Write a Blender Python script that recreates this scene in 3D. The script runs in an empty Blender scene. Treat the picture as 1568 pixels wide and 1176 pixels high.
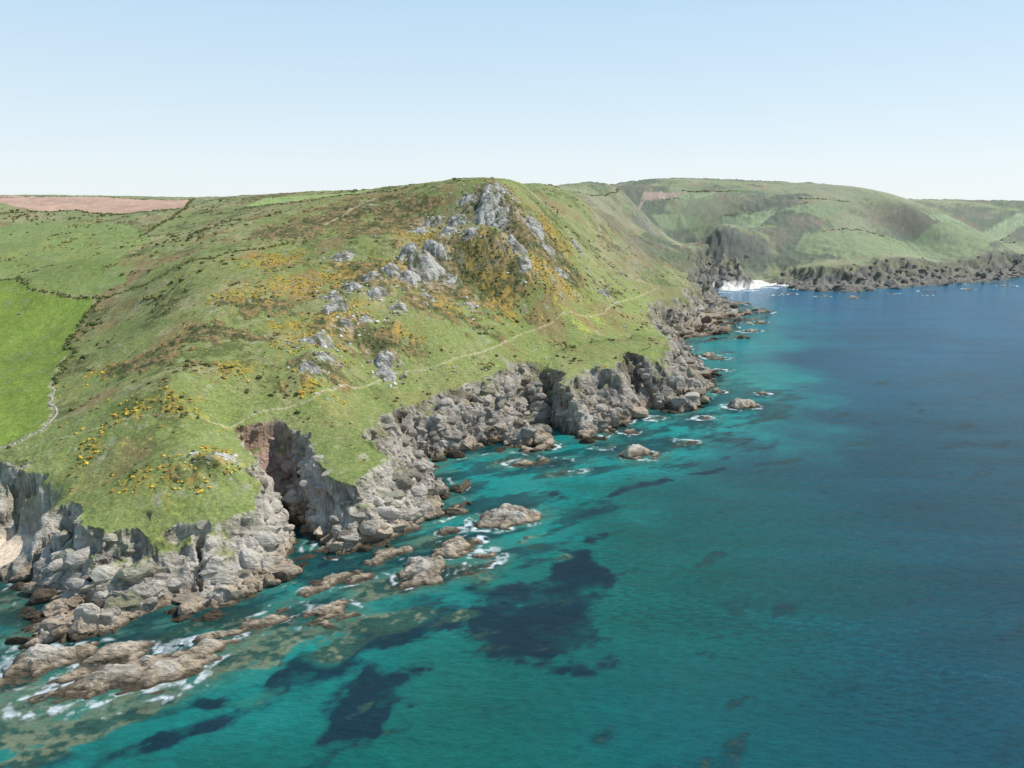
import bpy, bmesh, math, time
import numpy as np
from mathutils import Vector
T0=time.time()
rng=np.random.default_rng(7)
CAMH=120.0; PITCH=math.radians(13.5); F=1120.0
sp,cp=math.sin(PITCH),math.cos(PITCH)
def ray(x,y):
    u=(x-784)/F; v=(588-y)/F
    return u, cp+v*sp, -sp+v*cp
def S(x,y,h=0.0):            # image pixel projected onto a level plane at assumed altitude h
    a,b,c=ray(x,y); t=(h-CAMH)/c
    return (a*t,b*t)
def D(x,y,Y):                # image pixel projected out to an assumed distance Y
    a,b,c=ray(x,y); t=Y/b
    return (a*t,Y,CAMH+c*t)
# ------------------------------------------------------------ noise
def h2(ix,iy,seed):
    ix=ix.astype(np.int64).astype(np.uint32); iy=iy.astype(np.int64).astype(np.uint32)
    n=ix*np.uint32(374761393)+iy*np.uint32(668265263)+np.uint32((seed*2246822519)&0xffffffff)
    n=(n^(n>>np.uint32(13)))*np.uint32(1274126177)
    n=(n^(n>>np.uint32(16)))*np.uint32(2246822519)
    n=n^(n>>np.uint32(15))
    return (n&np.uint32(0xffffff)).astype(np.float32)/np.float32(0xffffff)
def vn(x,y,seed):
    x0=np.floor(x);y0=np.floor(y);fx=x-x0;fy=y-y0
    fx=fx*fx*fx*(fx*(fx*6-15)+10);fy=fy*fy*fy*(fy*(fy*6-15)+10)
    a=h2(x0,y0,seed);b=h2(x0+1,y0,seed);c=h2(x0,y0+1,seed);d=h2(x0+1,y0+1,seed)
    return (a+(b-a)*fx)*(1-fy)+(c+(d-c)*fx)*fy
def fbm(x,y,scale,seed,oct=4,gain=.5):   # ~ -1..1
    x=x/scale;y=y/scale;s=0;a=1;tot=0
    ca,sa=math.cos(.7),math.sin(.7)
    for i in range(oct):
        s=s+a*(vn(x,y,seed+i*17)*2-1);tot+=a;a*=gain
        x,y=(x*ca-y*sa)*2.03+11.3,(x*sa+y*ca)*2.03+5.7
    return s/tot*1.6
ST=math.radians(30)
def crag(x,y,scale,seed,an=1.6):
    c,s=math.cos(ST),math.sin(ST)
    u=(x*c+y*s)/(scale*an);v=(-x*s+y*c)/scale
    iu=np.floor(u);iv=np.floor(v);best=np.full(u.shape,-9.,np.float32)
    for i in(-1,0,1):
        for j in(-1,0,1):
            cu=iu+i;cv=iv+j
            du=u-(cu+.15+.7*h2(cu,cv,seed));dv=v-(cv+.15+.7*h2(cu,cv,seed+1))
            th=(h2(cu,cv,seed+2)-.5)*1.6;ct=np.cos(th);s_=np.sin(th)
            a=du*ct-dv*s_;b=du*s_+dv*ct
            k=h2(cu,cv,seed+3)
            m=np.maximum(np.maximum(a*.5,-a*1.3),np.maximum(b*1.5,-b*(.35+k)))
            best=np.maximum(best,(k-.5)*.7-m)
    return best
def ss(a,b,x):
    t=np.clip((x-a)/(b-a),0,1);return t*t*(3-2*t)
# ------------------------------------------------------------ coast outline
Wp=[(-900,960),(-500,900),(-120,885),(0,893),(28,905),(25,925),(40,950),(22,985),(18,1022),(60,1030),(98,1008),(110,985),(125,992),(190,985),(240,962),(300,945),(335,950),(370,925),(420,905),(455,892),(468,868),(462,845),(448,815),(430,795),(419,772),(434,772),(458,820),(488,846),(530,858),(560,845),(600,835),(640,815),(680,800),(718,768),(715,748),(690,732),(668,712),(650,704),(680,709),(705,702),(740,695),(785,690),(815,695),(850,688),(845,668),(836,648),(852,655),(880,672),(900,680),(930,665),(960,650),(985,638),(1000,628),(1030,633),(1060,635),(1085,612),(1110,585),(1098,570),(1070,555),(1058,540),(1062,525),(1110,521),(1150,518),(1140,508),(1130,497),(1180,486),(1170,475),(1150,468),(1120,460),(1100,452),(1078,444),(1120,446),(1190,438),(1203,442),(1250,447),(1300,449),(1350,444),(1400,440),(1450,437),(1500,434),(1540,432),(1568,424),(1700,424),(2000,415)]
W=[S(x,y) for x,y in Wp]
Tp=[(-900,760,22),(-400,720,24),(-120,695,26),(0,697,26),(35,700,26),(48,735,24),(80,742,22),(80,768,21),(130,772,21),(120,800,20),(160,818,19),(215,812,18),(235,820,17),(285,795,19),(310,800,19),(345,785,20),(392,775,20),(398,735,24),(376,690,27),(352,652,30),(385,645,31),(432,640,30),(470,668,28),(478,690,26),(500,730,22),(540,738,21),(560,712,22),(592,700,22),(575,680,24),(552,665,26),(565,645,27),(600,622,27),(640,618,24),(655,610,24),(700,590,27),(760,572,28),(775,560,29),(800,550,29),(838,553,26),(850,583,26),(872,588,27),(885,568,28),(905,562,28),(938,562,29),(948,530,32),(985,543,28),(1010,553,26),(1020,520,30),(1000,500,30),(985,480,31),(992,456,32),(1040,450,30),(1060,420,36),(1045,390,45),(1080,388,38),(1105,415,16),(1140,428,9),(1188,425,10),(1190,402,29),(1250,406,31),(1300,405,33),(1400,393,38),(1500,392,35),(1568,388,36),(1800,380,36),(2000,375,38)]
Tw=[S(*p) for p in Tp]
FARP=[(4500,1500),(4500,6000),(-4500,6000),(-4500,200)]
W+=FARP; T=Tw+[(a*.99,b*.99+12) for a,b in FARP]
GUL=[[(402,676,27),(418,720,13),(430,785,0)],[(474,686,25),(466,720,12),(452,780,1)],[(612,640,23),(632,668,10),(652,704,0)],[(824,570,22),(836,608,9),(842,650,0)],
 [(958,552,25),(975,590,11),(992,634,0)],[(60,752,18),(30,800,6),(-20,850,1)],[(126,800,17),(92,840,6),(30,895,0)],[(170,880,6),(140,930,3),(108,985,0)],
 [(1012,560,22),(1035,590,9),(1060,630,0)],[(302,850,8),(312,900,3)]]
# ------------------------------------------------------------ upland altitude: spline through image pixels projected at assumed heights or distances, plus anchors
cps=[S(x,y,h)+(h,) for x,y,h in Tp]
for x,y,h in [(650,600,30),(650,500,52),(650,400,84),(650,340,109),(750,500,46),(750,450,62),(750,400,80),(750,345,108),
  (900,500,36),(850,520,34),(900,450,54),(850,450,60),(850,400,78),(900,400,72),(800,350,104),
  (300,600,45),(300,700,34),(200,750,25),(100,700,27),(450,600,38),(450,500,56),(450,400,84),(450,350,104),(550,550,42),(550,450,68),(560,370,97),
  (100,350,98),(200,450,62),(200,500,50),(100,500,42),(0,600,28),(0,500,40),(0,430,58),(0,370,84),(150,600,36),(100,400,76),(200,380,86),(300,350,100),(300,450,70),(300,400,85),(300,500,58),
  (1000,440,36),(1000,400,55),(950,350,92),(1060,400,36),(1100,345,90),(1150,400,40),(1200,370,62),(1300,355,78),(1400,332,104),(1500,360,62),(1400,370,58),(1568,350,75),(1120,370,68)]:
    cps.append(S(x,y,h)+(h,))
for x,y,Y in [(758,280,665),(720,279,685),(670,282,700),(700,303,640),(600,286,770),(500,292,900),(400,298,1050),(300,303,1150),(150,300,1200),(0,300,1150),(200,325,950),(0,318,1000),(640,294,900),(730,296,800),
  (870,291,900),(850,330,760),(950,292,1300),(1000,293,1600),(1090,291,1600),(1180,295,1600),(1230,304,1500),(1310,308,1500),(1400,317,1700),(1500,319,1900),(1568,313,2000),(1800,316,2000),(810,288,750),
  (880,296,1150),(820,300,1000),(900,298,1600),(700,303,1000),(600,303,1100),(500,306,1300),(780,303,1300),(860,303,1900)]:
    cps.append(D(x,y,Y))
cps+=[(-900,1800,115),(-300,1500,122),(350,2400,120),(1500,2700,95),(2600,2500,90),(-700,500,100),(-480,300,55),(-1300,900,110),(0,3600,100),(-2500,3600,80),(3500,3600,80),(-2500,800,90),(2600,1700,70)]
C=np.array(cps)
sc=1000.0
P=C[:,:2]/sc
def U(r2): return r2*np.log(r2+1e-9)*.5
n=len(P);K=U(((P[:,None]-P[None])**2).sum(-1))+np.eye(n)*3e-5
A=np.zeros((n+3,n+3));A[:n,:n]=K;A[:n,n]=1;A[:n,n+1:]=P;A[n,:n]=1;A[n+1:,:n]=P.T
sol=np.linalg.solve(A,np.concatenate([C[:,2],[0,0,0]]))
def tps(x,y):
    sh=x.shape;q=np.stack([x.ravel(),y.ravel()],1)/sc;out=np.empty(len(q))
    for i in range(0,len(q),20000):
        b=q[i:i+20000];out[i:i+20000]=U(((b[:,None]-P[None])**2).sum(-1))@sol[:n]+sol[n]+b@sol[n+1:]
    return out.reshape(sh)
class Grid:
    def __init__(s,fn,x0,x1,y0,y1,st):
        s.x0,s.y0,s.st=x0,y0,st
        xs=np.arange(x0,x1+st,st);ys=np.arange(y0,y1+st,st)
        X,Y=np.meshgrid(xs,ys);s.v=fn(X,Y).astype(np.float32)
    def __call__(s,x,y):
        a=np.clip((x-s.x0)/s.st,0,s.v.shape[1]-1.001);b=np.clip((y-s.y0)/s.st,0,s.v.shape[0]-1.001)
        i=a.astype(int);j=b.astype(int);fa=a-i;fb=b-j;v=s.v
        return (v[j,i]*(1-fa)+v[j,i+1]*fa)*(1-fb)+(v[j+1,i]*(1-fa)+v[j+1,i+1]*fa)*fb
LG=Grid(tps,-3600,3800,-100,5200,12)
def sdf(poly,closed=True):
    def fn(X,Y):
        x=X.ravel().astype(np.float32);y=Y.ravel().astype(np.float32)
        best=np.full(x.shape,1e12,np.float32);ins=np.zeros(x.shape,bool)
        m=len(poly)
        for i in range(m if closed else m-1):
            ax,ay=poly[i];bx,by=poly[(i+1)%m];dx,dy=bx-ax,by-ay
            t=np.clip(((x-ax)*dx+(y-ay)*dy)/(dx*dx+dy*dy+1e-9),0,1)
            best=np.minimum(best,(x-ax-t*dx)**2+(y-ay-t*dy)**2)
            if closed and abs(dy)>1e-9:
                c=((ay>y)!=(by>y))&(x<dx*(y-ay)/dy+ax);ins^=c
        d=np.sqrt(best)
        if closed: d=np.where(ins,d,-d)
        return d.reshape(X.shape)
    return fn
def two(poly):
    g1=Grid(sdf(poly),-330,420,110,1000,1.25);g2=Grid(sdf(poly),-3600,3800,-100,5200,10)
    def f(x,y):
        m=(x>-328)&(x<418)&(y>112)&(y<998)
        return np.where(m,g1(x,y),g2(x,y))
    return f
SW=two(W);STt=two(T)
def trace0(x,y):
    a,b,c=ray(x,y);t=np.arange(180,3200,2.)
    hit=(CAMH+c*t)<LG(a*t,b*t)
    k=np.argmax(hit) if hit.any() else -1
    return (a*t[k],b*t[k]) if k>=0 else D(x,y,1500)[:2]
SPINE=[([(752,296),(735,335),(680,375),(640,400),(595,435),(510,500),(475,560),(450,610)],7,20),([(752,296),(790,350),(820,400),(850,460)],6,20),([(640,400),(610,480),(592,560)],4,12),([(560,370),(450,420),(350,480),(250,560)],3,35)]
SPW=[([trace0(*p) for p in l],a,s) for l,a,s in SPINE]
def spine(X,Y):
    o=np.zeros(X.shape,np.float32)
    for l,a,s in SPW:
        d=sdf(l,False)(X,Y);o=np.maximum(o,a*np.exp(-(d/s))*1.15-0.0)
    return o
SG=Grid(spine,-400,400,200,900,4)
def spn(x,y): return np.where((x>-396)&(x<396)&(y>204)&(y<896),SG(x,y),0)*ss(5,30,STt(x,y))
def Lz(x,y): return LG(x,y)+spn(x,y)
def gully_cap(X,Y):
    cap=np.full(X.shape,999.,np.float32)
    for g in GUL:
        pts=[S(*p)+(p[2],) for p in g]
        for (ax,ay,az),(bx,by,bz) in zip(pts[:-1],pts[1:]):
            dx,dy=bx-ax,by-ay;t=np.clip(((X-ax)*dx+(Y-ay)*dy)/(dx*dx+dy*dy),0,1)
            d=np.hypot(X-ax-t*dx,Y-ay-t*dy);cap=np.minimum(cap,az+(bz-az)*t-1+np.maximum(d-.6,0)*4.2)
    return cap
GC=Grid(gully_cap,-260,240,150,640,.8)
def gcap(x,y):
    a=x+fbm(x,y,9,881,3)*2.6;b=y+fbm(x,y,9,887,3)*2.6
    return np.where((a>-258)&(a<238)&(b>152)&(b<638),GC(a,b),999.)
print('sdf',time.time()-T0)
def trace(x,y):
    a,b,c=ray(x,y);t=np.arange(180,3200,2.)
    hit=(CAMH+c*t)<Lz(a*t,b*t)
    k=np.argmax(hit) if hit.any() else -1
    return (a*t[k],b*t[k]) if k>=0 else D(x,y,1500)[:2]
def tl(l): return [trace(x,y) for x,y in l]
# ------------------------------------------------------------ terrain altitude
BE=S(6,850,1)
def warp(x,y):
    far=ss(700,1100,y)
    ax=fbm(x,y,14,101,4)*(2.0+6*far);ay=fbm(x,y,14,131,4)*(2.0+6*far)
    return x+ax,y+ay
def rock_relief(x,y,seed=3):
    return 5.0*crag(x,y,11,seed)+2.6*crag(x,y,4.6,seed+50)+1.0*crag(x,y,1.8,seed+90)
def wt(x,y):
    xw,yw=warp(x,y);far=ss(700,1100,y)
    w=SW(xw,yw);t=STt(xw,yw)
    c1=crag(x,y,15,411)+.25;c2=crag(x,y,6,431)+.25
    w=w+(4.5*c1+2.0*c2)*(1+far)*ss(30,8,np.abs(w))
    t=t+(3.0*c1+2.6*c2)*(1+far)*ss(25,6,np.abs(t))
    if np.any(far>0):
        c3=crag(x,y,42,461,1.0)+.2;w=w+16*c3*far*ss(80,20,np.abs(w));t=t+22*c3*far*ss(90,20,np.abs(t))
    t=np.minimum(t,w-3)
    return w,t
def terrain(x,y,full=False):
    w,t=wt(x,y)
    L=Lz(x,y)
    hill=fbm(x,y,70,11,3)*.8+fbm(x,y,14,13,3)*.7*ss(0,15,t)+fbm(x,y,3.5,15,2)*.22
    far=ss(600,1100,y)
    inl=ss(0,60,t)*ss(1450,1150,y)*ss(40,220,x)
    rid=1-np.abs(fbm(x+fbm(x,y,60,23,2)*20,y,85,21,4))*1.6
    hill=hill+far*(fbm(x,y,160,17,4)*4+(rid-.5)*8+fbm(x,y,22,19,3)*1.6)*inl
    tn=np.minimum(t,0)
    width=w-tn
    f=np.clip(w/(width+1e-3),0,1)
    fn=np.clip(f+(crag(x,y,13,451)+.2)*.30*ss(0,.2,f)*ss(1,.8,f),0,1)
    k=3.0;stp=(np.floor(fn*k)+ss(.3,.9,fn*k-np.floor(fn*k)))/k
    prof=.30*fn+.30*ss(0.05,.98,fn)+.40*stp
    plat=ss(38,75,width)*(1-ss(950,1050,y)*.6)
    prof=prof*(1-plat)+(.28*fn+.72*ss(.55,1,fn))*plat
    Lc=np.maximum(L,8)
    zone=np.clip(width/22,.45,1.6)
    rm=ss(1.0,.88,f)*ss(-9,1,w)
    rel=(rock_relief(x,y)+1.3)*zone*rm
    z=np.where(w>0,(Lc+hill*ss(.7,1,f))*prof,np.maximum(w*.45,-5))
    z=z+rel*(.35+.65*ss(0,.25,f))-ss(6,0,t)*ss(-1,0,t)*.8
    gc=gcap(x,y);z=np.where(w>-3,np.minimum(z,gc+rock_relief(x,y,8)*.5+.6*fbm(x,y,6,19,3)),z)
    bm=np.exp(-(((x-BE[0])/16)**2+((y-BE[1])/15)**2)**2)
    z=z*(1-bm)+np.clip(w*.06,-1,3)*bm
    if full: return z,w,t,f,L,bm,gc
    return z
# ------------------------------------------------------------ land cover
def lin(r,g,b):
    return np.array([((c/255+.055)/1.055)**2.4 if c>10 else c/255/12.92 for c in(r,g,b)],np.float32)
def mix(a,b,m): return a*(1-m[...,None])+b*m[...,None]
def poly_in(poly,x,y):
    ins=np.zeros(x.shape,bool);m=len(poly)
    for i in range(m):
        ax,ay=poly[i];bx,by=poly[(i+1)%m]
        if abs(by-ay)<1e-9: continue
        ins^=((ay>y)!=(by>y))&(x<(bx-ax)*(y-ay)/(by-ay)+ax)
    return ins
brown=tl([(-60,301.5),(150,302),(298,305),(285,316),(180,327),(110,321),(60,324),(0,311),(-60,310)])
green1=tl([(-200,430),(0,430),(60,450),(148,457),(112,515),(84,585),(72,650),(0,680),(-200,700)])
green2=tl([(378,317),(405,304),(480,298),(570,292),(540,298),(470,305)])
green0=tl([(-100,350),(60,340),(200,345),(235,365),(180,400),(200,430),(150,452),(60,444),(0,426),(-100,420)])
brown2=tl([(930,299),(985,296.5),(1050,295.5),(1030,304),(985,310)])
green3=tl([(1052,295.5),(1100,295.5),(1075,303),(1035,306)])
green4=tl([(1105,332),(1190,325),(1165,345),(1120,352)])
green5=tl([(1420,335),(1568,325),(1568,345),(1470,350)])
green6=tl([(1190,325),(1240,312),(1300,318),(1260,335)])
green7=tl([(1000,330),(1060,325),(1080,345),(1010,350)])
green8=tl([(1230,360),(1400,372),(1560,372),(1500,388),(1300,395),(1215,385)])
path1=tl([(335,652),(400,632),(480,615),(545,592),(600,570),(680,560),(740,542),(800,512),(850,492),(925,480),(985,452),(1010,440)])
path2=tl([(100,545),(76,590),(84,625),(66,660),(20,682),(-40,690)])
path3=tl([(500,345),(540,322),(575,305)])
path4=tl([(1010,440),(940,410),(900,380)])
path5=tl([(335,652),(260,640),(180,650),(100,670)])
def line_d(pl,x,y):
    return sdf(pl,False)(x,y)
def blobs(lst,x,y):
    m=np.zeros(x.shape,np.float32)
    for px_,py_,rx,ry in lst:
        c=trace(px_,py_)
        m=np.maximum(m,np.exp(-(((x-c[0])/rx)**2+((y-c[1])/ry)**2)))
    return m
TORS=[(650,412,15,10,60,13),(628,392,12,8,40,11),(668,388,9,7,0,10),(600,415,8,6,30,7),(592,556,8,5,70,8),(588,574,6,4,40,5),(745,322,15,9,80,12),(738,342,12,8,70,9),(752,304,15,9,80,7),(768,294,10,8,20,4),(790,380,11,7,70,9),(820,352,12,8,70,9),(765,347,9,7,30,7),(512,470,9,6,60,8),(492,525,9,5,50,7),(478,567,7,4,60,6),(525,398,8,5,0,5),(540,442,7,4.5,0,6),(662,342,10,7,0,6),(570,427,8,5,30,7),(510,457,5,4,0,4),(885,382,9,6,60,6),(700,338,9,6,0,5),(690,358,8,5,0,6),(715,306,9,6,0,4),(345,705,6,3,30,3),(470,522,6,4,0,4),(690,430,8,5,30,5),(720,470,5,4,10,4),(610,470,6,4,50,5),(560,490,5,4,50,4),(640,355,9,6,30,6),(860,420,7,5,60,5),(925,450,6,4,60,4),(650,455,6,4,10,5),(630,430,8,5,60,7),(580,450,7,4,50,6),(530,500,6,4,50,5),(500,550,5,3,50,4),(720,360,8,6,60,6),(770,330,8,6,60,6),(805,410,7,5,60,5),(840,385,8,5,60,5)]
SCRUB=[(520,500,22,25),(560,420,30,30),(640,430,30,35),(600,350,45,45),(700,420,32,40),(760,440,32,45),(800,380,32,50),(490,560,16,18),(230,550,26,22),(450,350,50,50),(850,400,28,50),(760,310,28,50),(660,470,25,25),(320,510,25,20),(640,530,14,14),(300,730,14,10),(720,500,22,20),(580,520,18,18),(400,470,30,20),(620,330,40,40),(420,300,50,60),(560,320,40,50)]
GORSE=[(640,360,20,32),(590,410,18,20),(520,430,18,28),(470,520,17,22),(500,480,16,16),(540,470,16,16),(760,440,22,28),(250,740,18,10),(240,765,14,9),(330,700,14,10),(150,570,14,10),(820,400,26,32),(140,690,12,7),(380,450,20,24),(730,400,20,26),(480,600,12,9),(420,400,26,36),(280,620,16,10),(870,440,22,26),(50,385,40,25),(110,345,35,30),(640,370,16,22),(450,500,16,16),(680,470,18,16),(200,640,12,6),(360,570,16,10),(440,440,20,20),(620,510,12,10),(780,480,14,14),(850,360,20,40)]
YEL=[(890,500,16,11),(865,474,7,9),(912,487,10,9)]
def scrub_d(x,y): return np.clip(blobs(SCRUB,x,y)*1.15,0,1)
def farscrub(x,y): return fbm(x,y,130,241,5,.62)
def landcover(x,y,z,w,t,f,bm,slope,rv,gc):
    n1=fbm(x,y,60,201,4);n2=fbm(x,y,17,211,4);n3=fbm(x,y,5,221,3);n4=fbm(x,y,1.6,231,2)
    far=ss(650,1100,y)*ss(-50,200,x)
    g_a=lin(130,138,80);g_b=lin(158,150,108);g_c=lin(88,97,56)
    col=mix(np.broadcast_to(g_a,x.shape+(3,)),g_b,ss(-.3,.6,n1*.5+n2*.6+n4*.25))
    col=mix(col,g_c,ss(-.05,.6,n2*.45+n3*.6+fbm(x,y,35,205,3)*.6+n4*.35)*.85)
    col=mix(col,lin(148,122,86),ss(.2,.75,fbm(x,y,26,207,4)+n3*.35)*.65)
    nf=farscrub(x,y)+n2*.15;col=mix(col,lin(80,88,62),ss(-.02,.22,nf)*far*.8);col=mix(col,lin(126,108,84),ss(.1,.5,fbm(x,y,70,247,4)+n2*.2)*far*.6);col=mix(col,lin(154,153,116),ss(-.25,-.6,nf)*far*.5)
    sd=scrub_d(x,y)
    sm=ss(.40,.60,sd*.75+n2*.30+n3*.24)
    scr=mix(np.broadcast_to(lin(98,96,62),x.shape+(3,)),lin(146,122,86),ss(-.1,.6,n3+n4*.4))
    scr=mix(scr,lin(62,68,41),ss(.0,.55,-n3+n4*.5))
    col=mix(col,scr,sm*.88)
    sg=ss(.5,.78,blobs([(a,b,c*1.7,d*2.6) for a,b,c,d,*_ in TORS],x,y)*.6+n3*.35+n4*.25)
    col=mix(col,lin(166,158,144),sg*.75)
    gd=blobs(GORSE,x,y)
    gm=ss(.46,.82,gd*.65+n3*.30+n4*.35)*.65
    col=mix(col,lin(180,148,68),gm)
    ym=ss(.36,1.0,blobs(YEL,x,y)*.75+n3*.3+n4*.3);col=mix(col,lin(186,190,88),ym*.8)
    near=ss(48,6,t+n2*14)*ss(900,700,y);col=mix(col,lin(134,148,84)*(1+.15*n3+.16*n4)[...,None],near*.5*(1-sm*.7))
    for pl,c,v in((brown,lin(192,154,130),.02),(green1,lin(122,140,62),.0),(green2,lin(152,170,102),.04),(green0,lin(130,145,82),.2),(brown2,lin(184,152,132),.02),(green3,lin(152,166,112),.03),(green4,lin(150,162,110),.1),(green5,lin(146,158,112),.15),(green6,lin(134,146,96),.2),(green7,lin(140,150,98),.2),(green8,lin(132,144,90),.2)):
        m=poly_in(pl,x+n2*2,y+n2*2).astype(np.float32)*(1-v*2*(n3>.2))
        cc=c*(1+(.08*n2+.05*n3+.12*n1+.04*n4)[...,None])
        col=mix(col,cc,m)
    for pl,wd,k in((path1,.5,.65),(path2,.9,.7),(path3,1.2,.7),(path4,.9,.5),(path5,.5,.4)):
        d=line_d(pl,x+n3*1.0,y+n3*1.0);col=mix(col,lin(190,178,144),ss(wd*1.7,wd*.3,d)*k*ss(-.7,.3,n3+.3))
    col=mix(col,lin(150,163,160),ss(600,1500,y)*.26)  # aerial haze painted into the ground colour, paler and bluer with distance
    # rock, bedded in planes that dip through the height as well
    zz=z*.8
    st=fbm((x*math.cos(ST)+y*math.sin(ST))*.3+zz*.2,(-x*math.sin(ST)+y*math.cos(ST))+zz,2.4,301,4)
    n5=fbm(x+z*.9,y-z*.7,7,311,4)
    nearl=ss(340,250,y)
    r=mix(np.broadcast_to(lin(172,163,149),x.shape+(3,)),lin(136,121,104),ss(-.15,.7,n5+.4*st))
    r=mix(r,lin(210,202,190),ss(.1,.7,st+n5*.4)*.5)
    r=mix(r,lin(212,203,188),nearl*.42)
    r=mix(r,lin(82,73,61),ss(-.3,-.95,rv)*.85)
    r=mix(r,lin(110,98,82),ss(.3,.7,-st)*.5)
    rd=np.exp(-(((x+110)/10)**2+((y-298)/12)**2));r=mix(r,lin(164,112,96),rd*.65)
    r=mix(r,lin(162,138,108),ss(4.6,2.0,z+n3*1.5)*.55)
    r=mix(r,lin(64,56,43),ss(1.5,.5,z+n3*.6)*.9)
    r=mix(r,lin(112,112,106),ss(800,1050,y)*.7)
    edge=f+n3*.10+n2*.10
    rock=ss(.97,.84,edge)
    ledge=np.clip(ss(.46,.85,f+n3*.3)*ss(1.3,.7,slope)*(1-.6*far)+ss(.55,.85,f+n2*.5)*far*.35,0,1)
    rock=rock*(1-.85*ledge)
    rock=np.where(z<4,np.maximum(rock,ss(4,3,z)),rock)
    rock=np.maximum(rock,ss(1.3,2.0,slope)*(f>.4)*(y<750)*.8)
    rock=np.maximum(rock,ss(.62,.9,slope+n2*.15)*ss(-2,-20,t-90)*far*.6*(f>=.9))
    turf=mix(col,lin(110,112,68),np.full(x.shape,.45)*ss(1,.9,f))
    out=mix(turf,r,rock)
    sand=ss(.3,.5,bm+n3*.1)*ss(5,3,z);out=mix(out,lin(226,206,180),sand)
    d2=np.minimum.reduce([np.hypot(x-c[0],(y-c[1])*1.3) for c in [S(1100,443,2),S(1125,441,2),S(1150,438,2),S(1178,436,2)]])
    sb=ss(38,30,d2)*ss(11,7,z);out=mix(out,lin(226,219,208),sb);rock=rock*(1-sb)*(1-sand)
    return np.clip(out,0.004,1),rock,sm,gm
# ------------------------------------------------------------ mesh helpers
def raw_mesh(name,V,Fq,col,mat,smooth=True,k=4):
    me=bpy.data.meshes.new(name)
    me.vertices.add(len(V));me.vertices.foreach_set('co',V.astype(np.float32).ravel())
    nf=len(Fq);me.loops.add(nf*k);me.polygons.add(nf)
    me.loops.foreach_set('vertex_index',Fq.astype(np.int32).ravel())
    me.polygons.foreach_set('loop_start',np.arange(0,nf*k,k,dtype=np.int32))
    try: me.polygons.foreach_set('loop_total',np.full(nf,k,np.int32))
    except Exception: pass
    me.polygons.foreach_set('use_smooth',np.full(nf,smooth,bool))
    me.update(calc_edges=True)
    a=me.color_attributes.new('Col','FLOAT_COLOR','POINT')
    a.data.foreach_set('color',col.astype(np.float32).ravel())
    me.materials.append(mat);me.validate()
    ob=bpy.data.objects.new(name,me);bpy.context.scene.collection.objects.link(ob);return ob
def grid_mesh(name,X,Y,Z,col,mat,keep=None,smooth=True):
    R,Cn=X.shape;idx=np.arange(R*Cn).reshape(R,Cn)
    q=np.stack([idx[:-1,:-1],idx[:-1,1:],idx[1:,1:],idx[1:,:-1]],-1).reshape(-1,4)
    if keep is not None:
        kf=keep.ravel();q=q[kf[q].any(1)]
    used=np.zeros(R*Cn,bool);used[q.ravel()]=True
    re=np.cumsum(used)-1;q=re[q]
    V=np.stack([X.ravel(),Y.ravel(),Z.ravel()],1)[used]
    return raw_mesh(name,V,q,col.reshape(-1,4)[used],mat,smooth)
def angs(nd):
    a=np.linspace(-41,41,nd)
    side=np.linspace(0,1,60)[1:]**1.5*37
    return np.radians(np.concatenate([-41-side[::-1],a,41+side]))
def radii(segs):
    out=[]
    for a,b,s in segs:
        k=int(math.log(b/a)/s);out.append(np.exp(np.linspace(math.log(a),math.log(b),k,endpoint=False)))
    return np.concatenate(out+[np.array([segs[-1][1]])])
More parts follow.
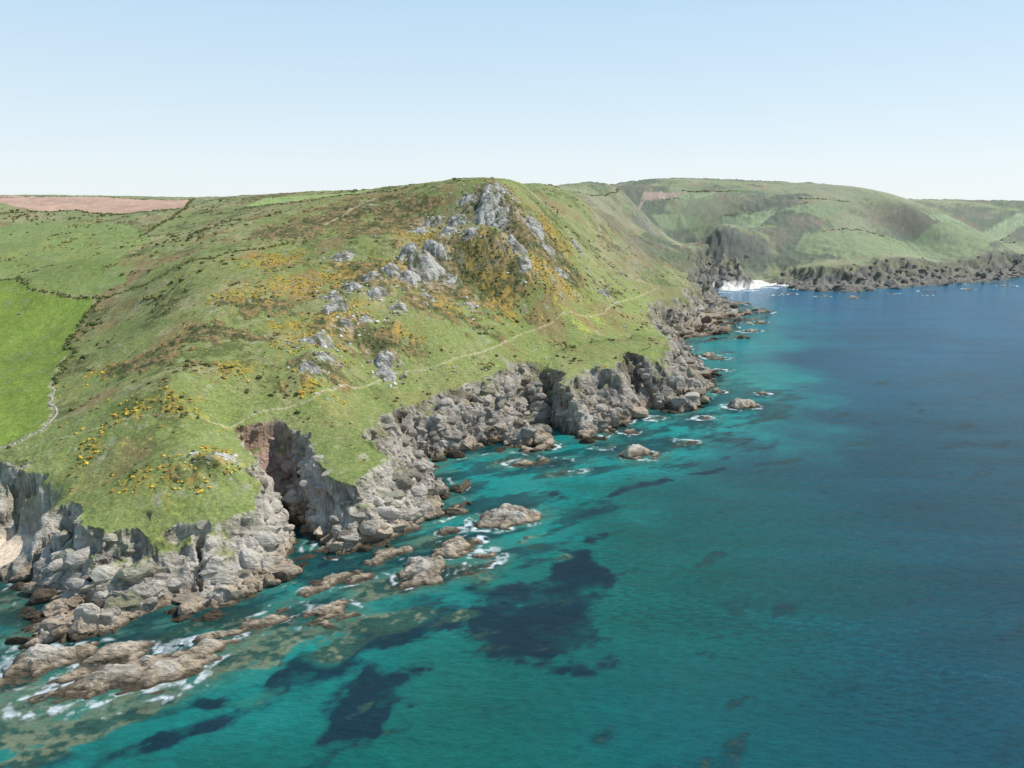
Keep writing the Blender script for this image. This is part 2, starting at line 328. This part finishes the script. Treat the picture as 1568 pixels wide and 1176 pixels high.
# ------------------------------------------------------------ materials
def nt(name):
    m=bpy.data.materials.new(name);m.use_nodes=True;t=m.node_tree
    return m,t,t.nodes['Principled BSDF'],t.nodes,t.links
def land_mat():
    m,t,b,N,Lk=nt('coastal_ground')
    at=N.new('ShaderNodeVertexColor');at.layer_name='Col'
    tc=N.new('ShaderNodeTexCoord')
    def noise(sc_,det=4,rough=.6,src=None):
        x=N.new('ShaderNodeTexNoise');x.inputs['Scale'].default_value=sc_;x.inputs['Detail'].default_value=det;x.inputs['Roughness'].default_value=rough
        Lk.new(src or tc.outputs['Object'],x.inputs['Vector']);return x
    n1=noise(.8,6,.78)
    mr=N.new('ShaderNodeMapRange');mr.inputs[1].default_value=.33;mr.inputs[2].default_value=.67;mr.inputs[3].default_value=.55;mr.inputs[4].default_value=1.45
    Lk.new(n1.outputs['Fac'],mr.inputs[0])
    mr2=N.new('ShaderNodeMapRange');mr2.inputs[1].default_value=.33;mr2.inputs[2].default_value=.67;mr2.inputs[3].default_value=.76;mr2.inputs[4].default_value=1.2
    Lk.new(n1.outputs['Fac'],mr2.inputs[0])
    mq=N.new('ShaderNodeMix');Lk.new(at.outputs['Alpha'],mq.inputs['Factor']);Lk.new(mr.outputs[0],mq.inputs['A']);Lk.new(mr2.outputs[0],mq.inputs['B'])
    mx=N.new('ShaderNodeVectorMath');mx.operation='SCALE';Lk.new(at.outputs['Color'],mx.inputs[0]);Lk.new(mq.outputs['Result'],mx.inputs['Scale'])
    Lk.new(mx.outputs[0],b.inputs['Base Color'])
    b.inputs['Roughness'].default_value=.95;b.inputs['Specular IOR Level'].default_value=.15
    n2=noise(.7,8,.72)
    mp=N.new('ShaderNodeMapping');mp.inputs['Rotation'].default_value=(.6,.35,-ST);mp.inputs['Scale'].default_value=(.45,1.4,1.1)
    Lk.new(tc.outputs['Object'],mp.inputs[0])
    n3=noise(.55,7,.58,mp.outputs[0])
    ma=N.new('ShaderNodeMath');ma.operation='MULTIPLY';ma.inputs[1].default_value=1.9;Lk.new(n3.outputs['Fac'],ma.inputs[0])
    mf=N.new('ShaderNodeMix');Lk.new(at.outputs['Alpha'],mf.inputs['Factor']);Lk.new(n2.outputs['Fac'],mf.inputs['A']);Lk.new(ma.outputs[0],mf.inputs['B'])
    bp=N.new('ShaderNodeBump');bp.inputs['Strength'].default_value=.9;bp.inputs['Distance'].default_value=1.0
    Lk.new(mf.outputs['Result'],bp.inputs['Height']);Lk.new(bp.outputs[0],b.inputs['Normal'])
    return m
def plain_mat(name,bump=.3):
    m,t,b,N,Lk=nt(name)
    at=N.new('ShaderNodeVertexColor');at.layer_name='Col'
    tc=N.new('ShaderNodeTexCoord');x=N.new('ShaderNodeTexNoise');x.inputs['Scale'].default_value=2.2;x.inputs['Detail'].default_value=3
    Lk.new(tc.outputs['Object'],x.inputs['Vector'])
    mr=N.new('ShaderNodeMapRange');mr.inputs[1].default_value=.3;mr.inputs[2].default_value=.7;mr.inputs[3].default_value=.6;mr.inputs[4].default_value=1.35
    Lk.new(x.outputs['Fac'],mr.inputs[0])
    mx=N.new('ShaderNodeVectorMath');mx.operation='SCALE';Lk.new(at.outputs['Color'],mx.inputs[0]);Lk.new(mr.outputs[0],mx.inputs['Scale'])
    Lk.new(mx.outputs[0],b.inputs['Base Color']);b.inputs['Roughness'].default_value=.95;b.inputs['Specular IOR Level'].default_value=.1
    return m
def sea_mat():
    m,t,b,N,Lk=nt('sea_water')
    at=N.new('ShaderNodeVertexColor');at.layer_name='Col'
    tc=N.new('ShaderNodeTexCoord')
    mp=N.new('ShaderNodeMapping');mp.inputs['Rotation'].default_value=(0,0,math.radians(25));mp.inputs['Scale'].default_value=(.6,1.5,1)
    Lk.new(tc.outputs['Object'],mp.inputs[0])
    def noise(sc_,det,r=.55):
        x=N.new('ShaderNodeTexNoise');x.inputs['Scale'].default_value=sc_;x.inputs['Detail'].default_value=det;x.inputs['Roughness'].default_value=r
        Lk.new(mp.outputs[0],x.inputs['Vector']);return x
    a=noise(.12,3);c=noise(.42,7,.72)
    ma=N.new('ShaderNodeMath');ma.operation='MULTIPLY_ADD';ma.inputs[1].default_value=1.2;Lk.new(a.outputs['Fac'],ma.inputs[0]);Lk.new(c.outputs['Fac'],ma.inputs[2])
    bp=N.new('ShaderNodeBump');bp.inputs['Strength'].default_value=1;bp.inputs['Distance'].default_value=1.7
    Lk.new(ma.outputs[0],bp.inputs['Height']);Lk.new(bp.outputs[0],b.inputs['Normal'])
    mw=N.new('ShaderNodeMapRange');mw.inputs[1].default_value=.3;mw.inputs[2].default_value=.7;mw.inputs[3].default_value=.74;mw.inputs[4].default_value=1.26
    Lk.new(c.outputs['Fac'],mw.inputs[0])
    mx=N.new('ShaderNodeVectorMath');mx.operation='SCALE';Lk.new(at.outputs['Color'],mx.inputs[0]);Lk.new(mw.outputs[0],mx.inputs['Scale'])
    Lk.new(mx.outputs[0],b.inputs['Base Color'])
    mr=N.new('ShaderNodeMapRange');mr.inputs[3].default_value=.12;mr.inputs[4].default_value=.8;Lk.new(at.outputs['Alpha'],mr.inputs[0]);Lk.new(mr.outputs[0],b.inputs['Roughness'])
    b.inputs['IOR'].default_value=1.33;b.inputs['Specular IOR Level'].default_value=.4
    return m
LM=land_mat();SM=sea_mat();BM=plain_mat('scrub_foliage');RM=plain_mat('boulder_stone',.2)
# ------------------------------------------------------------ terrain mesh
R=radii([(125,760,.0021),(760,1800,.0038),(1800,4600,.012)]);Ag=angs(1150)
RR,AA=np.meshgrid(R,Ag,indexing='ij')
X=(RR*np.sin(AA)).astype(np.float32);Y=(RR*np.cos(AA)).astype(np.float32)
Z,w,t,f,L,bm,gc=terrain(X,Y,True)
Z=Z.astype(np.float32)
def normals(X,Y,Z):
    dxr,dyr,dzr=np.gradient(X,axis=0),np.gradient(Y,axis=0),np.gradient(Z,axis=0)
    dxa,dya,dza=np.gradient(X,axis=1),np.gradient(Y,axis=1),np.gradient(Z,axis=1)
    nx=dyr*dza-dzr*dya;ny=dzr*dxa-dxr*dza;nz=dxr*dya-dyr*dxa
    s=np.sign(nz)/(np.sqrt(nx*nx+ny*ny+nz*nz)+1e-9)
    return nx*s,ny*s,nz*s
nx,ny,nz=normals(X,Y,Z)
slope=np.hypot(nx,ny)/(np.abs(nz)+1e-3)
# faceted relief pushed out along the face, varying with height too
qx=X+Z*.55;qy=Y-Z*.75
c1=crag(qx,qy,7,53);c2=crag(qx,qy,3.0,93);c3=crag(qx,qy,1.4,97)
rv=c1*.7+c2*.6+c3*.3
print('terrain z',X.shape,time.time()-T0)
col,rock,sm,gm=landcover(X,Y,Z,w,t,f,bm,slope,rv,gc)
dsp=(3.0*(c1+.2)+1.7*(c2+.2)+.7*(c3+.2))*rock*ss(.35,1.2,slope+.25)*(Z>-1)
dsp=np.clip(dsp,-3,3)
X2=X+nx*dsp;Y2=Y+ny*dsp;Z2=Z+nz*dsp*.6
fs=ss(650,1100,Y)*ss(-.02,.22,farscrub(X,Y))*(t>5)*ss(0,200,X)
Z2=Z2+(sm*(vn(X/1.5,Y/1.5,77)*.9+vn(X/3.3,Y/3.3,78)*.8)+fs*(vn(X/5,Y/5,79)*2.2+vn(X/11,Y/11,80)*2.0)).astype(np.float32)
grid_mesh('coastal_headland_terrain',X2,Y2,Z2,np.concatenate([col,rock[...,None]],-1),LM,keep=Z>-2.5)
print('terrain',time.time()-T0)
# ------------------------------------------------------------ broken blocks bedded in the cliff faces
def ico(sub):
    bm_=bmesh.new();bmesh.ops.create_icosphere(bm_,subdivisions=sub,radius=1)
    v=np.array([q.co[:] for q in bm_.verts]);fc=np.array([[q.index for q in p.verts] for p in bm_.faces]);bm_.free();return v,fc
V1,F1=ico(2);V3,F3=ico(3)
def cutrock(V,seed,npl=11):
    r=np.random.default_rng(seed);v=V.copy()
    for _ in range(npl):
        nrm=r.normal(size=3);nrm/=np.linalg.norm(nrm);s=v@nrm;v=v-np.outer(np.maximum(s-r.uniform(.45,.75),0),nrm)
    return v+r.normal(size=v.shape)*.02
VAR=np.array([cutrock(V3,i) for i in range(14)])
pr=(rock>.55)&(Z>-.5)&(bm<.02)
wgt=(pr*(RR**2)*np.sqrt(1+slope**2)*(np.abs(AA)<.75))
def blocks(name,mask,k,smin,smax):
    p=(wgt*mask).ravel().astype(np.float64);p/=p.sum();ix=rng.choice(len(p),k,p=p)
    g=lambda a:a.ravel()[ix]
    sz=smin+(smax-smin)*rng.random(k)**2.2
    sz=sz*np.where(g(f)>.8,.6,1)
    P0=np.stack([g(X2)-g(nx)*sz*.5,g(Y2)-g(ny)*sz*.5,g(Z2)-g(nz)*sz*.4],-1)
    v=VAR[rng.integers(0,14,k)]*np.stack([sz*rng.uniform(.9,1.6,k),sz*rng.uniform(.55,.95,k),sz*rng.uniform(.7,1.3,k)],-1)[:,None]
    ti=.6+rng.normal(size=k)*.3;c,s=np.cos(ti)[:,None],np.sin(ti)[:,None]   # dip
    a,b,cz=v[...,0],v[...,1]*c-v[...,2]*s,v[...,1]*s+v[...,2]*c
    th=ST+rng.normal(size=k)*.45;c,s=np.cos(th)[:,None],np.sin(th)[:,None]
    V=np.stack([a*c-b*s+P0[:,None,0],a*s+b*c+P0[:,None,1],cz+P0[:,None,2]],-1).reshape(-1,3)
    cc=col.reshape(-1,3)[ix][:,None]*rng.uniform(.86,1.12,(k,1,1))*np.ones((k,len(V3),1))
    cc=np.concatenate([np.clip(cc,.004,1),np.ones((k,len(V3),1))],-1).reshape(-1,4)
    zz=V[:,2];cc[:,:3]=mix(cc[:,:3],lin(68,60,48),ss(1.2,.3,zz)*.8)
    Fq=(F3[None]+(np.arange(k)*len(V3))[:,None,None]).reshape(-1,3)
    raw_mesh(name,V,Fq,cc,LM,False,3)
blocks('cliff_rocks',RR<420,2400,.7,5.2)
blocks('cliff_rocks',(RR>=420)&(RR<1000),900,1.5,7)
blocks('cliff_rocks',(RR>=1000)&(RR<1900)&(Z<45),600,3,10)
print('blocks',time.time()-T0)
# ------------------------------------------------------------ rocks standing in the sea and tors on the hill
def rock_patch(name,cx,cy,a,b,ang,H,base=None,seed=1,n=110,sea=True):
    g=np.linspace(-1.35,1.35,n);GX,GY=np.meshgrid(g*a,g*b)
    c,s=math.cos(ang),math.sin(ang);x=cx+GX*c-GY*s;y=cy+GX*s+GY*c
    xw=x+fbm(x,y,max(a*.6,3),seed,3)*a*.25;yw=y+fbm(x,y,max(a*.6,3),seed+9,3)*b*.32
    u=((xw-cx)*c+(yw-cy)*s)/a;v=(-(xw-cx)*s+(yw-cy)*c)/b;r=np.sqrt(u*u+v*v)
    sc_=min(1.,H/6+.25)
    p=np.clip(1-r**2.2,-1,1)
    rel=(rock_relief(x,y,seed)*.8+1.1)*sc_
    q=rock_relief(x*1.9,y*1.9,seed+5)*.38*sc_
    z=H*p*(.66 if sea else .75)+rel*ss(1.25,.5,r)+q*ss(1.3,.6,r)-ss(.9,1.3,r)*2
    rv=crag(x,y,4.6,seed+50)+.5*crag(x,y,1.8,seed+90)
    n3=fbm(x,y,5,221,3);st=fbm((x*math.cos(ST)+y*math.sin(ST))*.25,(-x*math.sin(ST)+y*math.cos(ST))+z*.7,1.8,301,4)
    if sea:
        k=mix(np.broadcast_to(lin(172,155,132),x.shape+(3,)),lin(190,181,167),ss(1.2,4.0,z+n3))
        k=mix(k,lin(130,116,96),ss(0,.8,st)*.6);k=mix(k,lin(64,56,43),ss(1.2,.3,z+n3*.4)*.85)
    else:
        k=mix(np.broadcast_to(lin(190,186,176),x.shape+(3,)),lin(138,130,116),ss(-.1,.8,st+n3*.4))
        k=mix(k,lin(116,120,72),ss(.25,.6,fbm(x,y,4,seed+400,3))*.6)
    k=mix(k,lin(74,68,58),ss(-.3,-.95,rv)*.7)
    zb=z if base is None else z+base(x,y)
    keep=(z>-1.6)
    colr=np.concatenate([np.clip(k,.004,1),np.ones(x.shape+(1,))],-1)
    return grid_mesh(name,x,y,zb,colr,LM,keep,smooth=False)
SEA=[(822,708,17,7,10,4.2),(985,697,11,7,5,7),(1052,677,7,4,0,1.8),(1133,622,11,8,10,8),(1168,603,5,3,0,2.6),(1098,549,10,6,0,3),(1100,567,6,4,0,3),
(775,795,15,9,28,7.5),(700,838,12,8,35,7),(742,857,8,6,60,5),(645,877,11,9,62,9),(598,850,11,5,30,4),(512,942,9,8,35,5),(538,885,12,5,30,3.6),(372,962,8,3.4,28,3),(415,945,12,4,32,3.4),
(290,1003,17,6.5,28,6),(215,1033,18,7.5,28,5.6),(150,1057,12,5,28,3.2),(80,1070,10,4.5,28,2.6),(928,686,5,3,20,2),(965,662,5.5,4,20,4),(1003,640,6.5,4.5,20,4),(885,722,4,2,20,.9),(1105,540,8,4,0,2),(1420,452,9,4,0,1.0),(1190,452,9,5,0,1.5),(1160,495,14,9,20,5),
(1120,480,18,12,20,9),(1150,507,14,9,20,6),(1090,505,12,8,20,8),(1085,545,9,6,20,6),(1100,600,6,5,20,5),(1075,640,6,4,20,3),(1130,465,18,10,10,7),(1170,478,14,9,10,5),(1210,450,12,6,0,4),(1260,454,12,6,0,4),(1310,456,12,6,0,4),(1370,450,12,6,0,3.5),(1480,443,16,7,0,4),(1420,446,14,6,0,3),(1540,438,16,7,0,4),(130,1000,9,6,28,6),(70,1015,10,8,28,6),
(330,975,8,3,28,2.2),(440,925,7,3,28,2.4),(480,905,6,4,30,2.6),(575,862,5,3,28,2.4),(720,875,5,4,30,2.6),(685,815,5,3,28,3),(20,1045,9,4,28,2),(110,1035,8,3,28,2.2),(250,1060,7,2.5,28,1),(620,895,5,3,50,2),(180,1005,10,6,28,5)]
SR=[]
for i,(x,y,a,b,an,H) in enumerate(SEA):
    c=S(x,y);SR.append((c[0],c[1],a,b,math.radians(an)))
    rock_patch('sea_rock' ,c[0],c[1],a,b,math.radians(an),H,seed=500+i*7,n=70 if a<7 else 120)
for i,(x,y,a,b,an,H) in enumerate(TORS):
    c=trace(x,y);rock_patch('rock_outcrop',c[0],c[1],a,b,math.radians(an),H*1.1,base=lambda X_,Y_:terrain(X_,Y_)+.3,seed=900+i*7,n=80,sea=False)
print('rocks',time.time()-T0)
# ------------------------------------------------------------ sea
R=radii([(70,760,.0024),(760,1700,.006),(1700,60000,.06)]);Ag=angs(1050)
RR,AA=np.meshgrid(R,Ag,indexing='ij');X=(RR*np.sin(AA)).astype(np.float32);Y=(RR*np.cos(AA)).astype(np.float32)
w,_t=wt(X,Y)
n0=fbm(X,Y,120,601,4);n1=fbm(X,Y,30,611,4);n2=fbm(X,Y,8,621,4);n3=fbm(X,Y,2.4,631,3)
us=(X*math.cos(ST)+Y*math.sin(ST))*.4;vs=-X*math.sin(ST)+Y*math.cos(ST)
ns=fbm(us,vs,9,671,5,.6)
d=-w
sdr=np.full(X.shape,60.,np.float32)
for cx,cy,a,b,an in SR:
    c_,s_=math.cos(an),math.sin(an);dx=X-cx;dy=Y-cy
    u=(dx*c_+dy*s_)/a;v=(-dx*s_+dy*c_)/b;r=np.sqrt(u*u+v*v);sdr=np.minimum(sdr,(r-.95)*min(a,b)*1.1)
teal=lin(3,102,94);tealb=lin(18,152,146);deep=lin(3,78,94);blue=lin(22,104,138)
sea=mix(np.broadcast_to(teal,X.shape+(3,)),deep,ss(50,220,X-.15*Y+n0*30+90))
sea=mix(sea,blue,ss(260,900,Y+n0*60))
sea=mix(sea,tealb,ss(90,10,d+n1*22)*ss(1100,500,Y)*.9)
def sblob(lst,wa=8):
    m=np.zeros(X.shape,np.float32);c_,s_=math.cos(ST),math.sin(ST)
    XX=X+fbm(X,Y,18,691,5)*wa;YY=Y+fbm(X,Y,18,697,5)*wa*.8
    for x,y,a,b in lst:
        c=S(x,y);dx=XX-c[0];dy=YY-c[1];u=(dx*c_+dy*s_)/a;v=(-dx*s_+dy*c_)/b
        m=m+np.exp(-(u*u+v*v))
    return 1-np.exp(-1.3*m)
DARK=[(840,930,24,14),(780,985,16,9),(880,965,13,13),(860,1025,11,7),(900,885,10,6),(915,832,9,5),(870,860,9,7),(800,900,15,8),(740,945,12,8),(560,1085,14,8),(590,1048,9,6),(410,1072,11,7),(300,1112,12,4),(330,1060,8,4),(190,1152,11,4),(485,1030,10,9),(1000,742,13,5),(1090,720,11,4),(1000,700,12,6),(640,955,12,7),(560,935,12,7),(770,720,12,9),(700,750,10,8),(480,870,6,6),(600,985,11,6),(940,760,9,5),(1030,650,10,6),(930,700,13,5),(450,830,6,9),(340,1000,10,4),(830,760,10,6),(60,1150,11,4),(440,960,8,5),(450,1045,6,6),(530,1010,9,7),(700,905,10,7),(250,1085,11,3)]
PALE=[(100,1095,20,8),(60,1060,18,7),(220,1060,18,7),(400,1020,7,5),(435,1000,4,6),(395,975,11,5),(520,965,9,8),(600,900,13,6),(590,945,8,4),(625,950,6,4),(730,885,9,8),(560,900,10,6),(700,865,12,7),(790,825,11,6),(400,1065,5,3.5),(20,1120,16,7),(370,960,10,5),(30,980,9,12),(10,920,10,10),(1050,680,10,5),(985,705,14,7),(860,725,12,6),(130,1120,14,5),(345,1000,10,4),(790,705,14,7),(650,830,14,6),(160,1010,14,5),(300,960,12,4),(850,860,5,3),(690,950,6,3),(620,905,12,6),(200,1090,12,4),(60,1140,14,5),(0,1080,14,8),(280,1035,14,4),(460,985,6,4),(530,1000,7,5)]
db=sblob(DARK);dk=ss(.43,.67,db*.85+n1*.07+ns*.22+n2*.10+n3*.03)
shelf=ss(.17,.46,ss(34,4,np.minimum(d,sdr))*.5+ns*.5+n3*.05-.08)*ss(640,420,Y)
mott=(.75+.35*ss(-.6,.4,n2+ns*.6))
sea=mix(sea,lin(3,44,62),np.clip(np.maximum(dk*.9,shelf*.66)*ss(1000,700,Y)*mott,0,.93))
pb=sblob(PALE,5);pl_=ss(.34,.50,pb*.75+ns*.42+n3*.10)
sea=mix(sea,lin(44,134,118),ss(.2,.55,pb*.8+n2*.15)*.5)
sea=mix(sea,mix(np.broadcast_to(lin(138,140,108),X.shape+(3,)),lin(50,84,72),ss(-.3,.3,ns+n3*.7)),pl_*.82)
fr=ss(8,0,np.minimum(d,sdr)+n2*3)
sea=mix(sea,mix(np.broadcast_to(lin(80,120,100),X.shape+(3,)),lin(20,54,54),ss(-.3,.3,ns)),fr*.6)
sea=sea*(1+.12*fbm(X*.35+Y*.2,Y,14,641,3)[...,None]+.07*n0[...,None])
expo=fbm(X,Y,13,651,3)
fo1=ss(1.6,.2,np.abs(sdr-.2)+n2*1.2-expo*1.6+.2)*ss(-.2,.6,n3+n2*.5+.1)*(sdr<50)
fo2=ss(1.3,.1,np.abs(d)+n2*1.3)*ss(.1,.6,expo+n2*.3)*ss(-.4,.5,n3+.1)
fo3=ss(5,1,np.abs(sdr)+n2*3)*ss(.55,.95,fbm(X,Y,3.,661,4)+expo*.4)*.5
surf=[S(x,y) for x,y in((1105,448),(1140,445),(1175,441))]
sd_=np.minimum.reduce([np.hypot(X-c[0],(Y-c[1])*2.2) for c in surf]);fo4=ss(30,16,sd_)*.9*ss(-.5,.3,n2)
foam=np.clip(np.maximum.reduce([fo1,fo2,fo3,fo4]),0,1)
sea=mix(sea,lin(232,238,238),foam*.9)
grid_mesh('sea',X,Y,np.zeros_like(X),np.concatenate([np.clip(sea,.001,1),foam[...,None]],-1),SM,keep=(w<24))
print('sea',time.time()-T0)
# ------------------------------------------------------------ scattered plants and stones
def scatter(name,x,y,size,cols,mat,flat=.75,angular=False,sink=.25):
    k=len(x);z=terrain(x,y)
    vars_=[]
    for i in range(10):
        if angular: v=cutrock(V1,50+i,8)
        else: v=V1*(1+(rng.random(len(V1))-.5)*.75)[:,None]
        vars_.append(v)
    vars_=np.array(vars_);vi=rng.integers(0,10,k);v=vars_[vi]
    th=rng.random(k)*6.283;c_,s_=np.cos(th)[:,None],np.sin(th)[:,None]
    ax=.7+.6*rng.random(k);sz=size*flat*(.7+.6*rng.random(k))
    vx=v[...,0]*(size*ax)[:,None];vy=v[...,1]*(size/ax)[:,None];vz=v[...,2]*sz[:,None]
    V=np.stack([vx*c_-vy*s_+x[:,None],vx*s_+vy*c_+y[:,None],vz+(z+sz*(1-sink)*.35)[:,None]],-1).reshape(-1,3)
    Fq=(F1[None]+(np.arange(k)*len(V1))[:,None,None]).reshape(-1,3)
    cc=cols[:,None,:]*(.8+.45*rng.random((k,len(V1),1)))
    cc=np.concatenate([cc,np.ones((k,len(V1),1))],-1).reshape(-1,4)
    return raw_mesh(name,V,Fq,cc,mat,False,3)
def cand(nc,x0,x1,y0,y1):
    x=rng.uniform(x0,x1,nc);y=rng.uniform(y0,y1,nc);m=(np.abs(x)<.85*y+40);x,y=x[m],y[m]
    t_=wt(x,y)[1];m=(t_>2.5)&(gcap(x,y)>Lz(x,y)+1);return x[m],y[m]
fields=[brown,green1,green2,brown2,green3,green4]
torb=[(a,b,c*.9,d*1.0) for a,b,c,d,*_ in TORS]
def nofield(x,y):
    m=np.ones(x.shape,bool)
    for p in fields:m&=~poly_in(p,x,y)
    return m&(line_d(path1,x,y)>2)&(blobs(torb,x,y)<.45)
x,y=cand(210000,-520,260,235,1000)
n2b=fbm(x,y,17,211,4);n3b=fbm(x,y,5,221,3)
p=ss(.35,.75,scrub_d(x,y)*.8+n2b*.3+n3b*.2)*.65+.0015+.3*ss(.4,.9,n2b+n3b*.5)
m=(rng.random(len(x))<p)&nofield(x,y);x,y=x[m],y[m]
pal=np.array([lin(88,92,56),lin(104,104,64),lin(76,82,48),lin(134,116,80),lin(110,112,66),lin(146,126,88)])
scatter('heath_scrub',x,y,.35+.9*rng.random(len(x))**1.8,pal[rng.integers(0,6,len(x))],BM,.6)
print('scrub',len(x))
x,y=cand(190000,-400,260,235,900)
p=ss(.25,.75,blobs(GORSE,x,y)*.75+fbm(x,y,6,221,3)*.4)*.7
m=(rng.random(len(x))<p)&nofield(x,y);x,y=x[m],y[m]
pal=np.array([lin(210,178,72),lin(202,166,62),lin(162,134,70),lin(104,106,60),lin(182,146,72)])
scatter('gorse_bushes',x,y,.25+.5*rng.random(len(x)),pal[rng.integers(0,5,len(x))],BM,.65)
print('gorse',len(x))
x,y=cand(110000,-200,260,240,800)
tb=blobs([(a,b,13,17) for a,b,*_ in TORS]+[(600,580,14,10),(680,570,12,8)],x,y)
p=tb**2*.24+.006*ss(300,40,STt(x,y))*ss(-150,0,x)
m=(rng.random(len(x))<p);x,y=x[m],y[m]
pal=np.array([lin(188,184,174),lin(164,158,146),lin(208,204,196),lin(138,130,116)])
scatter('boulders',x,y,.3+1.3*rng.random(len(x))**2.0,pal[rng.integers(0,4,len(x))],RM,.8,True)
print('stones',len(x))
def along(pl,step,jit):
    xs,ys=[],[]
    for (a,b),(c,d_) in zip(pl[:-1],pl[1:]):
        L_=math.hypot(c-a,d_-b);k=max(int(L_/step),1);tt=(np.arange(k)+rng.random(k))/k
        xs.append(a+(c-a)*tt);ys.append(b+(d_-b)*tt)
    x=np.concatenate(xs);y=np.concatenate(ys)
    x=x+fbm(x,y,25,801,2)*3;y=y+fbm(x,y,25,811,2)*3
    return x+rng.normal(size=len(x))*jit,y+rng.normal(size=len(x))*jit
HED=[([(-60,422),(0,429),(60,449),(150,458),(230,432),(320,395),(390,381),(440,370)],1.3,1.0),
 ([(150,458),(112,517),(86,585)],1.2,1.1),
 ([(-60,327),(0,326),(60,325),(110,322),(180,329),(285,318),(300,304)],1.7,1.2),
 ([(-60,301),(0,302),(150,302),(300,305)],2.4,.9),
 ([(285,318),(262,335),(215,362)],1.8,1.4),([(362,322),(385,318),(480,306),(545,299),(620,290)],1.9,1.0),
 ([(540,296),(600,283),(640,279),(700,277),(755,279)],2.5,1.0),
 ([(880,295),(940,297),(985,308),(1040,305)],2.4,1.1),([(1045,293),(1100,294),(1150,293),(1230,305),(1300,309)],2.4,1.4),
 ([(1190,325),(1240,312)],2.4,1.2),([(1110,331),(1190,325),(1165,347)],2.8,1.2),([(1220,360),(1400,371),(1560,371)],2.8,1.2),([(1420,335),(1475,350),(1568,346)],2.8,1.2)]
pal=np.array([lin(90,99,58),lin(104,109,64),lin(80,90,54),lin(114,110,70)])
for pl,st_,sz in HED:
    x,y=along(tl(pl),st_,1.0);scatter('hedgerow',x,y,sz*(.5+.7*rng.random(len(x))),pal[rng.integers(0,4,len(x))],BM,.75)
x,y=cand(60000,-700,-150,380,1100)
p=blobs([(120,520,10,25),(250,440,18,25),(300,360,30,60),(20,330,60,40),(150,330,50,25),(100,560,8,14),(40,480,6,10),(330,400,16,20)],x,y)**1.5*.12+.0006
m=(rng.random(len(x))<p)&nofield(x,y);x,y=x[m],y[m];scatter('thorn_thicket',x,y,.8+1.1*rng.random(len(x)),pal[rng.integers(0,4,len(x))],BM,.8)
pl=tl([(84,588),(77,610),(84,630),(66,660),(40,676),(0,688),(-40,694)])
xs,ys=along(pl,.45,.18)
scatter('dry_stone_wall',xs,ys,.32+.18*rng.random(len(xs)),np.array([lin(186,180,168)]*1)[np.zeros(len(xs),int)],RM,1.2,True)
# ------------------------------------------------------------ light, sky, camera
sc_=bpy.context.scene
EL,AZ=math.radians(52),math.radians(68)
sv=Vector((math.cos(EL)*math.sin(AZ),math.cos(EL)*math.cos(AZ),math.sin(EL)))
ld=bpy.data.lights.new('sun','SUN');ld.energy=4.9;ld.angle=math.radians(.5);ld.color=(1,.97,.92)
lo=bpy.data.objects.new('sun',ld);lo.rotation_euler=sv.to_track_quat('Z','Y').to_euler();lo.location=(0,0,500);sc_.collection.objects.link(lo)
wd=bpy.data.worlds.new('World');sc_.world=wd;wd.use_nodes=True
N=wd.node_tree.nodes;Lk=wd.node_tree.links
sk=N.new('ShaderNodeTexSky');sk.sky_type='NISHITA';sk.sun_disc=False;sk.sun_elevation=EL;sk.sun_rotation=AZ
sk.air_density=1.0;sk.dust_density=.4;sk.ozone_density=1.5;sk.altitude=100
# marine haze: pale veil thickening toward the horizon
tc=N.new('ShaderNodeTexCoord');sx=N.new('ShaderNodeSeparateXYZ');Lk.new(tc.outputs['Generated'],sx.inputs[0])
cr=N.new('ShaderNodeValToRGB');Lk.new(sx.outputs['Z'],cr.inputs[0]);E=cr.color_ramp.elements
E[0].position=0;E[0].color=(.84,.91,.94,1);E[1].position=1;E[1].color=(.10,.22,.45,1)
for p_,v_ in((.06,(.79,.885,.94)),(.14,(.66,.82,.93)),(.26,(.50,.72,.91)),(.5,(.2,.38,.62))):
    e_=E.new(p_);e_.color=v_+(1,)
scl=N.new('ShaderNodeVectorMath');scl.operation='SCALE';scl.inputs['Scale'].default_value=1/.12;Lk.new(cr.outputs[0],scl.inputs[0])
mx=N.new('ShaderNodeMix');mx.data_type='RGBA';mx.inputs['Factor'].default_value=.88;Lk.new(sk.outputs[0],mx.inputs['A']);Lk.new(scl.outputs[0],mx.inputs['B'])
Lk.new(mx.outputs['Result'],N['Background'].inputs[0]);N['Background'].inputs[1].default_value=.125
cd=bpy.data.cameras.new('camera');cd.angle=2*math.atan(784/F);cd.clip_end=100000;cd.clip_start=1
co=bpy.data.objects.new('camera',cd);co.location=(0,0,CAMH);co.rotation_euler=(math.radians(90)-PITCH,0,0);sc_.collection.objects.link(co);sc_.camera=co
sc_.view_settings.view_transform='Standard';sc_.view_settings.look='None';sc_.view_settings.exposure=0
print('done',time.time()-T0)
